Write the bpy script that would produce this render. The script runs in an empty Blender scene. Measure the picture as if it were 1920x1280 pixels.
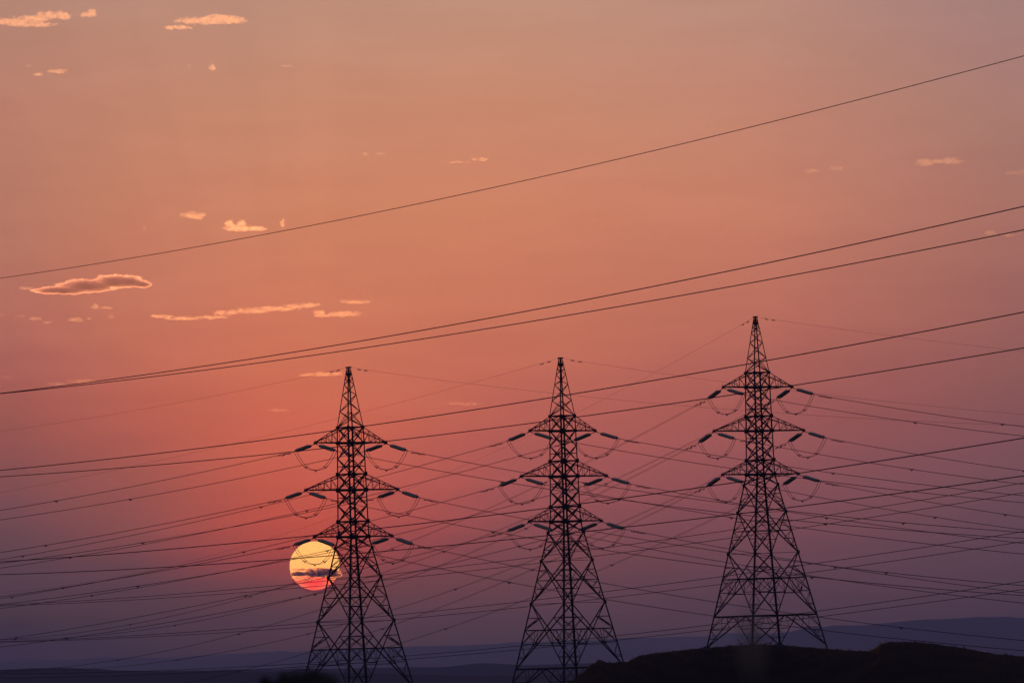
import bpy, bmesh, math, random
from mathutils import Vector, Matrix, noise as mnoise

random.seed(7)
sc = bpy.context.scene
col = sc.collection
R = math.radians

# ---------------------------------------------------------------- camera
PITCH, ROLL, LENS = R(3.1765), R(1.7672), 200.0
FPX = LENS / 36.0 * 1920.0                      # photo pixels per unit tangent
_c, _s, _cr, _sr = math.cos(PITCH), math.sin(PITCH), math.cos(ROLL), math.sin(ROLL)
V_FWD = Vector((0, _c, _s))
V_UP0, V_RT0 = Vector((0, -_s, _c)), Vector((1, 0, 0))
V_RT = V_RT0 * _cr + V_UP0 * (-_sr)
V_UP = V_RT0 * _sr + V_UP0 * _cr
cd = bpy.data.cameras.new("camera")
cam = bpy.data.objects.new("camera", cd)
col.objects.link(cam)
cd.lens, cd.sensor_width, cd.sensor_fit = LENS, 36.0, 'HORIZONTAL'
cd.clip_start, cd.clip_end = 0.3, 400000.0
cd.dof.use_dof, cd.dof.focus_distance, cd.dof.aperture_fstop = True, 815.0, 5.6
cam.matrix_world = Matrix((V_RT, V_UP, -V_FWD)).transposed().to_4x4()
sc.camera = cam


def ray(x, y):
    """unit direction seen at a photo position"""
    return (V_FWD + V_RT * ((x - 960) / FPX) + V_UP * ((640 - y) / FPX)).normalized()


def azel(x, y):
    d = ray(x, y)
    return math.atan2(d.x, d.y), math.asin(d.z)


def lin(c):
    f = lambda v: v / 12.92 if v <= 0.04045 else ((v + 0.055) / 1.055) ** 2.4
    return tuple(f(v / 255.0) for v in c)


# ---------------------------------------------------------------- view, render
sc.view_settings.view_transform = 'Standard'
sc.view_settings.look = 'None'
sc.view_settings.exposure, sc.view_settings.gamma = 0.0, 1.0
sc.cycles.use_denoising = True
sc.cycles.denoiser = 'OPENIMAGEDENOISE'
sc.cycles.denoising_input_passes = 'RGB_ALBEDO_NORMAL'
sc.cycles.max_bounces = 5
sc.cycles.diffuse_bounces = 2
sc.cycles.volume_bounces = 3
sc.cycles.transparent_max_bounces = 16
sc.cycles.use_adaptive_sampling = False
sc.cycles.pixel_filter_type = 'BLACKMAN_HARRIS'
sc.cycles.filter_width = 1.5

# ---------------------------------------------------------------- sun lamp
SUN_DIR = ray(590, 1060)
SUN_AZ, SUN_EL = math.atan2(SUN_DIR.x, SUN_DIR.y), math.asin(SUN_DIR.z)
ld = bpy.data.lights.new("sun_lamp", 'SUN')
ld.energy, ld.angle, ld.color = 0.27, R(0.53), (1.0, 0.41, 0.14)
lo = bpy.data.objects.new("sun_lamp", ld)
col.objects.link(lo)
_el = SUN_EL + R(0.9)                            # lamp raised above the sun sphere so the sphere doesn't block it
_ld = Vector((math.sin(SUN_AZ) * math.cos(_el), math.cos(SUN_AZ) * math.cos(_el), math.sin(_el)))
lo.rotation_euler = (-_ld).to_track_quat('-Z', 'Y').to_euler()

# ---------------------------------------------------------------- world: dusk sky
W = bpy.data.worlds.new("World")
sc.world = W
W.use_nodes = True
nt = W.node_tree
nt.nodes.clear()


def N(t, **kw):
    n = nt.nodes.new(t)
    for k, v in kw.items():
        setattr(n, k, v)
    return n


def put(sock, v):
    if isinstance(v, bpy.types.NodeSocket):
        nt.links.new(v, sock)
    else:
        sock.default_value = v


def M(op, a, b=0.0, c=0.0):
    n = N('ShaderNodeMath', operation=op)
    put(n.inputs[0], a); put(n.inputs[1], b); put(n.inputs[2], c)
    return n.outputs[0]


def sstep(v, a, b):
    n = N('ShaderNodeMapRange', interpolation_type='SMOOTHSTEP')
    put(n.inputs['Value'], v); put(n.inputs['From Min'], a); put(n.inputs['From Max'], b)
    return n.outputs['Result']


def lstep(v, a, b):
    n = N('ShaderNodeMapRange', interpolation_type='LINEAR', clamp=True)
    put(n.inputs['Value'], v); put(n.inputs['From Min'], a); put(n.inputs['From Max'], b)
    return n.outputs['Result']


def mixc(f, a, b, mode='MIX'):
    n = N('ShaderNodeMix', data_type='RGBA', blend_type=mode)
    put(n.inputs[0], f); put(n.inputs[6], a); put(n.inputs[7], b)
    return n.outputs[2]


# dusk colours by elevation for eight bearings (linear light from the look of the sky)
SKY_X = [20, 250, 480, 590, 720, 960, 1440, 1900]
SKY_Y = [-60, 20, 200, 400, 600, 700, 800, 900, 980, 1050, 1100, 1150, 1230]
SKY = {
    20: [(178, 134, 120), (181, 133, 116), (186, 127, 108), (184, 121, 102), (178, 108, 95), (168, 97, 90), (152, 86, 82), (130, 77, 80), (112, 72, 80), (97, 67, 78), (88, 63, 76), (80, 58, 71), (72, 54, 70)],
    250: [(188, 141, 125), (188, 138, 119), (195, 133, 110), (197, 126, 101), (196, 115, 94), (190, 105, 89), (180, 94, 83), (158, 84, 79), (138, 77, 78), (112, 69, 77), (98, 66, 77), (88, 62, 74), (76, 56, 71)],
    480: [(192, 144, 127), (190, 141, 121), (199, 137, 111), (206, 131, 102), (206, 119, 94), (205, 111, 88), (202, 101, 83), (193, 90, 76), (181, 79, 72), (150, 70, 73), (112, 67, 76), (98, 65, 76), (80, 58, 72)],
    590: [(193, 145, 127), (192, 142, 121), (200, 137, 111), (207, 131, 101), (206, 120, 94), (206, 112, 88), (205, 102, 83), (198, 90, 77), (190, 80, 70), (168, 72, 70), (120, 68, 74), (101, 66, 76), (80, 58, 72)],
    720: [(194, 146, 127), (193, 143, 122), (201, 137, 111), (207, 131, 101), (204, 119, 94), (202, 111, 89), (198, 100, 84), (187, 88, 79), (170, 78, 76), (142, 70, 75), (115, 68, 76), (99, 66, 77), (80, 59, 74)],
    960: [(195, 147, 127), (194, 144, 122), (201, 137, 111), (207, 130, 101), (199, 116, 93), (192, 106, 90), (180, 95, 87), (164, 84, 84), (142, 77, 81), (120, 71, 79), (106, 68, 78), (95, 65, 77), (80, 60, 76)],
    1440: [(188, 143, 128), (187, 139, 123), (194, 133, 113), (198, 126, 104), (184, 108, 94), (172, 98, 91), (156, 88, 88), (138, 79, 85), (121, 73, 83), (105, 68, 80), (97, 66, 79), (90, 63, 77), (76, 58, 74)],
    1900: [(163, 127, 124), (165, 126, 122), (168, 122, 112), (168, 112, 102), (152, 97, 93), (142, 90, 90), (128, 82, 88), (114, 75, 85), (102, 70, 82), (93, 66, 80), (88, 63, 78), (82, 60, 76), (70, 55, 73)],
}


def photo_sky(x, y):
    def at(xc):
        t = SKY[xc]
        yy = min(max(y, SKY_Y[0]), SKY_Y[-1])
        for i in range(len(SKY_Y) - 1):
            if yy <= SKY_Y[i + 1]:
                f = (yy - SKY_Y[i]) / (SKY_Y[i + 1] - SKY_Y[i])
                return [a + (b - a) * f for a, b in zip(t[i], t[i + 1])]
    xx = min(max(x, SKY_X[0]), SKY_X[-1])
    for i in range(len(SKY_X) - 1):
        if xx <= SKY_X[i + 1]:
            f = (xx - SKY_X[i]) / (SKY_X[i + 1] - SKY_X[i])
            return [a + (b - a) * f + k * min(max((y - 780) / 120, 0), 1) for a, b, k in zip(at(SKY_X[i]), at(SKY_X[i + 1]), (1, 4, 4))]


# the air near the ground (see 'haze' below) thins the sky's own light and adds its glow; the sky behind it is that much stronger
HZ_DENS, HZ_COL, HZ_TOP = 5.0e-5, (0.45, 0.62, 0.95), 300.0
HZ_GLOW = (0.106, 0.060, 0.088)


def behind_haze(c, e):
    L = min(40000.0, HZ_TOP / max(math.sin(e), 1e-4))
    out = []
    for v, k, g in zip(c, HZ_COL, HZ_GLOW):
        T = math.exp(-HZ_DENS * k * L)
        out.append(max((v - g * (1 - T)) / T, 0.004))
    return tuple(out)


tc = N('ShaderNodeTexCoord')
sep = N('ShaderNodeSeparateXYZ')
nt.links.new(tc.outputs['Generated'], sep.inputs[0])
AZ = M('ARCTAN2', sep.outputs[0], sep.outputs[1])
EL = M('ARCSINE', sep.outputs[2])
# faint uneven veils, drawn out along the horizon, bend the gradient a little
cmb = N('ShaderNodeCombineXYZ')
put(cmb.inputs[0], M('MULTIPLY', AZ, 26.0)); put(cmb.inputs[1], M('MULTIPLY', EL, 150.0))
nz = N('ShaderNodeTexNoise')
nt.links.new(cmb.outputs[0], nz.inputs['Vector'])
put(nz.inputs['Scale'], 1.0); put(nz.inputs['Detail'], 5.0); put(nz.inputs['Roughness'], 0.55)
NZ = M('SUBTRACT', nz.outputs[0], 0.5)
ELW = M('ADD', EL, M('MULTIPLY', NZ, 0.0060))
EL0, EL1 = R(-0.4), R(7.2)
ELN = lstep(ELW, EL0, EL1)
cols = []
for xc in SKY_X:
    az0, _ = azel(xc, 640)
    rp = N('ShaderNodeValToRGB')
    rp.color_ramp.interpolation = 'CARDINAL'
    nst = 26
    while len(rp.color_ramp.elements) < nst:
        rp.color_ramp.elements.new(0.5)
    for i in range(nst):
        e = EL0 + (EL1 - EL0) * i / (nst - 1)
        d = Vector((math.sin(az0) * math.cos(e), math.cos(az0) * math.cos(e), math.sin(e)))
        k = d.dot(V_FWD)
        px, py = 960 + FPX * d.dot(V_RT) / k, 640 - FPX * d.dot(V_UP) / k
        el_ = rp.color_ramp.elements[i]
        el_.position = i / (nst - 1)
        el_.color = (*behind_haze(lin(photo_sky(px, py)), max(e, R(0.1))), 1)
    nt.links.new(ELN, rp.inputs[0])
    cols.append((az0, rp.outputs[0]))
grad = cols[0][1]
for (a0, _), (a1, c1) in zip(cols[:-1], cols[1:]):
    grad = mixc(lstep(AZ, a0, a1), grad, c1)
# small brightness differences of the veils
# soft shadow rays that fan out from the low sun
DX, DY = M('SUBTRACT', AZ, SUN_AZ), M('SUBTRACT', EL, SUN_EL)
fan = M('ARCTAN2', DX, DY)
nr = N('ShaderNodeTexNoise', noise_dimensions='1D')
put(nr.inputs['W'], M('ADD', M('MULTIPLY', fan, 7.0), 13.37)); put(nr.inputs['Scale'], 1.0); put(nr.inputs['Detail'], 3.0)
rr_ = M('SQRT', M('ADD', M('MULTIPLY', DX, DX), M('MULTIPLY', DY, DY)))
ray_m = M('MULTIPLY', sstep(rr_, R(2.0), R(4.0)), M('SUBTRACT', 1.0, sstep(rr_, R(5.5), R(9.0))))
fan_m = M('SUBTRACT', 1.0, sstep(fan, -0.15, 0.35))
ray_m = M('MULTIPLY', ray_m, fan_m)
rays = M('MULTIPLY', M('MULTIPLY', M('SUBTRACT', nr.outputs[0], 0.5), 0.10), ray_m)
nz2 = N('ShaderNodeTexNoise')
cm2 = N('ShaderNodeCombineXYZ')
put(cm2.inputs[0], M('MULTIPLY', AZ, 70.0)); put(cm2.inputs[1], M('MULTIPLY', EL, 420.0)); put(cm2.inputs[2], 4.0)
nt.links.new(cm2.outputs[0], nz2.inputs['Vector'])
put(nz2.inputs['Scale'], 1.0); put(nz2.inputs['Detail'], 6.0); put(nz2.inputs['Roughness'], 0.6)
fine = M('MULTIPLY', M('SUBTRACT', nz2.outputs[0], 0.5), 0.07)
bright = M('ADD', M('ADD', M('ADD', 1.0, M('MULTIPLY', NZ, 0.14)), rays), fine)
vm = N('ShaderNodeVectorMath', operation='SCALE')
nt.links.new(grad, vm.inputs[0]); put(vm.inputs['Scale'], bright)
grad = vm.outputs[0]
# the glow dies away from the sunset side; the rest of the dome is a physical dusk sky
sky = N('ShaderNodeTexSky', sky_type='NISHITA', sun_disc=False)
sky.sun_elevation, sky.sun_rotation = R(1.9), SUN_AZ
sky.air_density, sky.dust_density, sky.ozone_density = 1.5, 3.0, 2.0
sk = N('ShaderNodeVectorMath', operation='MULTIPLY')
nt.links.new(sky.outputs[0], sk.inputs[0]); put(sk.inputs[1], (0.170, 0.124, 0.262))
ang = M('ADD', M('POWER', M('MULTIPLY', M('ABSOLUTE', AZ), 1.0), 2.0), M('POWER', M('SUBTRACT', EL, R(3.0)), 2.0))
away = sstep(M('SQRT', ang), R(9.0), R(32.0))
total = mixc(away, grad, sk.outputs[0])
bg = N('ShaderNodeBackground')
nt.links.new(total, bg.inputs[0]); put(bg.inputs[1], 1.0)
wo = N('ShaderNodeOutputWorld')
nt.links.new(bg.outputs[0], wo.inputs[0])


# ================================================================ helpers
def tag(o, label=None, cat=None, group=None, kind=None):
    if label: o['label'] = label
    if cat: o['category'] = cat
    if group: o['group'] = group
    if kind: o['kind'] = kind
    return o


def mat(name, base, rough=0.7, metal=0.0, var=0.25, scale=3.0, bump=0.0, emit=None, spec=0.4):
    m = bpy.data.materials.new(name)
    m.use_nodes = True
    n, l = m.node_tree.nodes, m.node_tree.links
    b = n['Principled BSDF']
    b.inputs['Roughness'].default_value = rough
    b.inputs['Metallic'].default_value = metal
    b.inputs['Specular IOR Level'].default_value = spec
    t = n.new('ShaderNodeTexCoord')
    x = n.new('ShaderNodeTexNoise')
    x.inputs['Scale'].default_value, x.inputs['Detail'].default_value = scale, 6.0
    l.new(t.outputs['Object'], x.inputs['Vector'])
    r = n.new('ShaderNodeValToRGB')
    r.color_ramp.elements[0].position, r.color_ramp.elements[1].position = 0.3, 0.7
    r.color_ramp.elements[0].color = (*[v * (1 - var) for v in base], 1)
    r.color_ramp.elements[1].color = (*[v * (1 + var) for v in base], 1)
    l.new(x.outputs[0], r.inputs[0])
    l.new(r.outputs[0], b.inputs['Base Color'])
    if bump:
        bp = n.new('ShaderNodeBump')
        bp.inputs['Strength'].default_value = bump
        l.new(x.outputs[0], bp.inputs['Height'])
        l.new(bp.outputs[0], b.inputs['Normal'])
    if emit:
        b.inputs['Emission Color'].default_value = (*emit[0], 1)
        b.inputs['Emission Strength'].default_value = emit[1]
    return m


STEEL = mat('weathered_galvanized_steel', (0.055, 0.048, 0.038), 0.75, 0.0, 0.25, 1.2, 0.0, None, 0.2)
PLATE = mat('painted_plate', (0.08, 0.08, 0.085), 0.6)
CONC = mat('footing_concrete', (0.12, 0.11, 0.10), 0.9, 0, 0.3, 4.0, 0.3)
WIRE = mat('stranded_aluminium', (0.05, 0.045, 0.045), 0.85, 0.0, 0.15, 2.0)
FIT = mat('forged_fittings', (0.06, 0.06, 0.065), 0.7)
GLASS = mat('insulator_glass', (0.50, 0.55, 0.36), 0.35, 0.0, 0.2, 6.0, 0.0, None, 0.6)
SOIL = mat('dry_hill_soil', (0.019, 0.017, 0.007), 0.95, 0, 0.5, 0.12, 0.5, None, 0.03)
PLAINM = mat('distant_plain', (0.10, 0.09, 0.07), 0.95, 0, 0.5, 0.0006, 0.0, None, 0.0)
RIDGE = mat('distant_hills', (0.10, 0.075, 0.055), 0.95, 0, 0.3, 0.0004, 0.0, None, 0.0)
FEATH = mat('feathers', (0.05, 0.04, 0.035), 0.85, 0, 0.4, 12.0)
LEAF = mat('shrub_leaves', (0.07, 0.075, 0.035), 0.8, 0, 0.4, 9.0)
TWIG = mat('shrub_twigs', (0.08, 0.06, 0.04), 0.9)
STRAW = mat('dry_grass', (0.48, 0.43, 0.27), 0.85, 0, 0.3, 30.0)


class MB:
    def __init__(s):
        s.v, s.f = [], []

    def add(s, vs, fs):
        k = len(s.v)
        s.v += [tuple(p) for p in vs]
        s.f += [tuple(i + k for i in f) for f in fs]

    def bar(s, a, b, w, out=None, th=None):
        """rolled steel angle from a to b; flange width w, corner turned towards out"""
        a, b = Vector(a), Vector(b)
        d = (b - a).normalized()
        o = Vector(out) if out is not None else Vector((0.31, 0.52, 0.79))
        o = o - d * o.dot(d)
        if o.length < 1e-4:
            o = d.orthogonal()
        o.normalize()
        p = d.cross(o)
        e1, e2 = (o + p).normalized(), (o - p).normalized()
        t = th or max(w * 0.13, 0.012)
        prof = [(0, 0), (w, 0), (w, t), (t, t), (t, w), (0, w)]
        c0 = o * (w * 0.35)
        ring = [c0 - e1 * x - e2 * y for x, y in prof]
        vs = [a + q for q in ring] + [b + q for q in ring]
        n = 6
        fs = [(i, (i + 1) % n, n + (i + 1) % n, n + i) for i in range(n)]
        fs += [(0, 3, 2, 1), (0, 5, 4, 3), (6, 7, 8, 9), (6, 9, 10, 11)]
        s.add(vs, fs)

    def box(s, c, x, y, z):
        c, x, y, z = Vector(c), Vector(x), Vector(y), Vector(z)
        vs = [c + x * i + y * j + z * k for i in (-1, 1) for j in (-1, 1) for k in (-1, 1)]
        s.add(vs, [(0, 1, 3, 2), (4, 6, 7, 5), (0, 4, 5, 1), (2, 3, 7, 6), (0, 2, 6, 4), (1, 5, 7, 3)])

    def tube(s, pts, r, n=6):
        pts = [Vector(p) for p in pts]
        rad = r if isinstance(r, (list, tuple)) else [r] * len(pts)
        vs, m = [], len(pts)
        ref = None
        for i, p in enumerate(pts):
            d = (pts[min(i + 1, m - 1)] - pts[max(i - 1, 0)]).normalized()
            if ref is None:
                ref = d.orthogonal().normalized()
            ref = (ref - d * ref.dot(d)).normalized()
            q = d.cross(ref)
            for k in range(n):
                a = 2 * math.pi * k / n
                vs.append(p + ref * (math.cos(a) * rad[i]) + q * (math.sin(a) * rad[i]))
        fs = [(i * n + k, i * n + (k + 1) % n, (i + 1) * n + (k + 1) % n, (i + 1) * n + k) for i in range(m - 1) for k in range(n)]
        fs += [tuple(reversed(range(n))), tuple(range((m - 1) * n, m * n))]
        s.add(vs, fs)

    def build(s, name, m, parent=None, smooth=False):
        me = bpy.data.meshes.new(name)
        me.from_pydata(s.v, [], s.f)
        if smooth:
            me.polygons.foreach_set('use_smooth', [True] * len(me.polygons))
        me.materials.append(m)
        me.update()
        o = bpy.data.objects.new(name, me)
        col.objects.link(o)
        if parent is not None:
            o.parent = parent
        return o


def empty(name, loc=(0, 0, 0), rz=0.0):
    o = bpy.data.objects.new(name, None)
    o.location, o.rotation_euler = loc, (0, 0, rz)
    o.empty_display_size = 0.5
    col.objects.link(o)
    return o


def copy_tree(o, parent=None):
    c = o.copy()
    col.objects.link(c)
    if parent is not None:
        c.parent = parent
    for ch in list(o.children):
        copy_tree(ch, c)
    return c


def fbm(p, oct=4, gain=0.5):
    a, s, f = 0.0, 0.5, 1.0
    for _ in range(oct):
        a += s * mnoise.noise(Vector(p) * f)
        s *= gain; f *= 2.03
    return a


# ================================================================ ground and hills
def ridge(name, prof, depth, zbase_f, zbase_b, front, back, m, rough=0.0, rs=0.01, nstep=2.0, rows=10, kind='structure', curve=1.5):
    """a hill strip whose crest carries the given skyline; depth may vary along it"""
    xs = [prof[0][0] + i * nstep for i in range(int((prof[-1][0] - prof[0][0]) / nstep) + 1)]

    def ip(tab, x):
        for (a, va), (b, vb) in zip(tab[:-1], tab[1:]):
            if x <= b:
                f = (x - a) / (b - a)
                return va + (vb - va) * f
        return tab[-1][1]
    mb = MB()
    n = 2 * rows + 1
    for x in xs:
        D = ip(depth, x)
        y = ip(prof, x) + rough * (fbm((x * rs, 3.1, D * 1e-3), 5)) + (0.9 * fbm((x * 0.35, 8.1, 2.0), 4) if D < 2000 else 0)
        d = ray(x, y)
        h = Vector((d.x, d.y, 0)); hl = h.length; h.normalize()
        zc = d.z / hl * D
        for j in range(n):
            s = (j - rows) / rows
            if s < 0:
                r = D + s * front
                z = zbase_f + (zc - zbase_f) * (1 - abs(s) ** curve)
            else:
                r = D + s * back
                z = zbase_b + (zc - zbase_b) * (1 - s ** curve)
            p = h * r
            if 0 < abs(s) < 1 and rough:
                z += 0.12 * fbm((p.x * 0.15, p.y * 0.15, 0.4), 4) * min(1, abs(zc - zbase_f) / 4) * min(1, abs(s) * rows) * (1 if D < 2000 else 30)
            mb.v.append((p.x, p.y, z))
    m_ = len(xs)
    for i in range(m_ - 1):
        for j in range(n - 1):
            a = i * n + j
            mb.f.append((a, a + n, a + n + 1, a + 1))
    o = mb.build(name, m, None, True)
    return tag(o, kind=kind)


# ground sheet reaching the horizon
T_POS = [(-22.2847, 770.8605, 39.97), (6.737, 799.2307, 41.83), (35.5709, 828.0707, 48.46)]
T_PHI = [R(37.3899), R(38.1249), R(29.2348)]
T_H = 48.0


def ground_z(x, y):
    r = math.hypot(x, y)
    z = -1.7
    f = min(max((r - 25) / 150, 0), 1); f = f * f * (3 - 2 * f)
    z += f * -11.0
    f = min(max((r - 950) / 2500, 0), 1); f = f * f * (3 - 2 * f)
    z += f * -46.0
    for (tx, ty, tz), k in zip(T_POS[:2], (0, 1)):
        b = tz - T_H
        g = math.exp(-((x - tx) ** 2 + (y - ty) ** 2) / (2 * 16.0 ** 2))
        z += (b + 12.7) * g * (1.0 if k == 0 else 0.93)
    if r > 1500:
        z += min(r / 20000, 1) * 6 * fbm((x * 0.0007, y * 0.0007, 0), 3)
    elif r > 20:
        z += 0.25 * fbm((x * 0.06, y * 0.06, 0.3), 4)
    return z


mb = MB()
rad = [0.0]
rr = 1.5
while rr < 39000:
    rad.append(rr); rr *= 1.045
rad.append(39000.0)
nA = 240
for r_ in rad:
    for k in range(nA):
        a = 2 * math.pi * k / nA
        x, y = r_ * math.sin(a), r_ * math.cos(a)
        mb.v.append((x, y, ground_z(x, y)))
for i in range(len(rad) - 1):
    for k in range(nA):
        a, b = i * nA + k, i * nA + (k + 1) % nA
        if i == 0:
            mb.f.append((a, b + nA, a + nA))
        else:
            mb.f.append((a, b, b + nA, a + nA))
tag(mb.build('ground', PLAINM, None, True), kind='structure')

# hill that carries the right-hand pylon
HILL = [(1030, 1310), (1055, 1284), (1082, 1268), (1098, 1254), (1105, 1247), (1116, 1241), (1122, 1235.5), (1128, 1237), (1136, 1240.5), (1150, 1241), (1176, 1239.5),
        (1199, 1228.5), (1239, 1222.5), (1280, 1218), (1320, 1213.5), (1374, 1209.5), (1420, 1207.5), (1454, 1207.5), (1480, 1209.5), (1508, 1212),
        (1553, 1215.5), (1600, 1219), (1629, 1219.5), (1640, 1214), (1650, 1207), (1665, 1202.5), (1690, 1202.5), (1723, 1203.5), (1759, 1207.5), (1800, 1213), (1821, 1216.5),
        (1866, 1225.5), (1920, 1229.5), (2000, 1236), (2150, 1250), (2400, 1275)]
HDEP = [(1030, 745), (1055, 750), (1180, 780), (1250, 808), (1322, 836), (1464, 842), (1520, 826), (1560, 815), (1650, 800), (1920, 790), (2400, 780)]
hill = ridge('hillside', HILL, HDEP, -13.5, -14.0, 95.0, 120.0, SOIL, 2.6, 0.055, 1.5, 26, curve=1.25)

# dry grass and stones that roughen the hilltop: nobody could count them
tuft = MB()
rt = random.Random(21)
hv = hill.data.vertices
for i in range(1500):
    row = rt.randrange(0, len(hv) // 53)
    jj = 26 + int(rt.gauss(-1.5, 4.0))
    jj = min(max(jj, 6), 34)
    p = hv[row * 53 + jj].co + Vector((rt.uniform(-.6, .6), rt.uniform(-.6, .6), -0.02))
    big = rt.random()
    for b_ in range(5):
        a = rt.uniform(0, 6.28); L = rt.uniform(0.10, 0.24) * (1.7 if big > 0.93 else 1)
        e = Vector((math.cos(a + 1.57), math.sin(a + 1.57), 0)) * 0.05
        q = p + Vector((math.cos(a) * L * 0.5, math.sin(a) * L * 0.5, L))
        tuft.add([p - e, p + e, q], [(0, 1, 2)])
tag(tuft.build('grass', mat('hill_grass', (0.03, 0.024, 0.012), 0.9, 0, 0.3, 3.0, 0.0, None, 0.05)), 'sparse dry grass tufts along the dark hilltop', 'grass', kind='stuff')

FAR_L = [(-500, 1256), (-100, 1241), (0, 1238), (120, 1236.5), (170, 1233), (200, 1231.5), (320, 1232), (420, 1226), (480, 1222), (527, 1220), (550, 1221.5), (620, 1217), (780, 1210.5), (860, 1210),
         (960, 1203.5), (1040, 1202), (1120, 1199), (1181, 1195), (1260, 1193.5), (1320, 1191.5), (1345, 1187.5), (1373, 1186), (1420, 1186.5), (1460, 1187), (1560, 1190), (1700, 1192), (2300, 1210)]
ridge('mountain_ridge', FAR_L, [(-500, 33000), (2300, 33000)], -60, -60, 3000, 3000, RIDGE, 2.5, 0.02, 6.0, 6)
FAR_R = [(1380, 1205), (1440, 1190), (1481, 1183), (1508, 1176.5), (1540, 1175), (1570, 1172), (1620, 1171), (1650, 1168), (1687, 1164.5), (1740, 1161), (1800, 1158.5), (1835, 1155.5), (1860, 1156.5), (1885, 1155), (1920, 1158), (2000, 1161), (2300, 1175), (2700, 1200)]
ridge('mountain_ridge', FAR_R, [(1380, 24000), (2700, 22000)], -60, -60, 2600, 3000, RIDGE, 2.5, 0.025, 6.0, 6)
MID = [(300, 1262), (420, 1254), (500, 1254), (640, 1252), (760, 1250), (835, 1249.5), (880, 1244), (905, 1242), (950, 1244), (985, 1245.5), (1080, 1243), (1200, 1240), (1500, 1238), (2200, 1225)]
ridge('low_hills', MID, [(300, 11000), (2200, 11000)], -60, -60, 1500, 1500, RIDGE, 2.0, 0.02, 6.0, 6)
NEAR = [(-600, 1278), (-60, 1258), (0, 1255), (60, 1252), (110, 1251), (170, 1253), (260, 1257), (360, 1256), (500, 1259), (640, 1260), (780, 1264), (900, 1266), (1000, 1265), (1080, 1262), (1300, 1262), (2200, 1250)]
ridge('low_hills', NEAR, [(-600, 7000), (2200, 7000)], -60, -60, 900, 1200, RIDGE, 2.0, 0.025, 5.0, 8)

# ================================================================ the sun and the clouds
D_SUN = 150000.0
mb = MB()
me = bpy.data.meshes.new('sun')
bm = bmesh.new()
bmesh.ops.create_uvsphere(bm, u_segments=64, v_segments=48, radius=46.8 / FPX * D_SUN)
bm.to_mesh(me); bm.free()
me.polygons.foreach_set('use_smooth', [True] * len(me.polygons))
SUNM = bpy.data.materials.new('solar_surface')
SUNM.use_nodes = True
_n, _l = SUNM.node_tree.nodes, SUNM.node_tree.links
_n.clear()
_e = _n.new('ShaderNodeEmission')
_e.inputs[0].default_value = (1.0, 0.52, 0.155, 1)
_e.inputs[1].default_value = 1.6
_o = _n.new('ShaderNodeOutputMaterial')
_l.new(_e.outputs[0], _o.inputs[0])
me.materials.append(SUNM)
so = bpy.data.objects.new('sun', me)
so.location = SUN_DIR * D_SUN
so.scale = (1.0, 1.0, 0.975)                     # refraction flattens a low sun a little
col.objects.link(so)
tag(so, 'glowing yellow setting sun disc, cut by dark cloud bands behind the leftmost pylon', 'sun')


def cloud_mat(name, dens, g=0.89, colr=(0.97, 0.95, 0.94)):
    m = bpy.data.materials.new(name)
    m.use_nodes = True
    n, l = m.node_tree.nodes, m.node_tree.links
    n.clear()
    v = n.new('ShaderNodeVolumePrincipled')
    v.inputs['Color'].default_value = (*colr, 1)
    v.inputs['Density'].default_value = dens
    v.inputs['Anisotropy'].default_value = g
    o = n.new('ShaderNodeOutputMaterial')
    l.new(v.outputs[0], o.inputs['Volume'])
    m.cycles.homogeneous_volume = True
    return m


D_CLOUD = 42000.0
PXM = D_CLOUD / FPX                               # metres per photo pixel at the clouds


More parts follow.
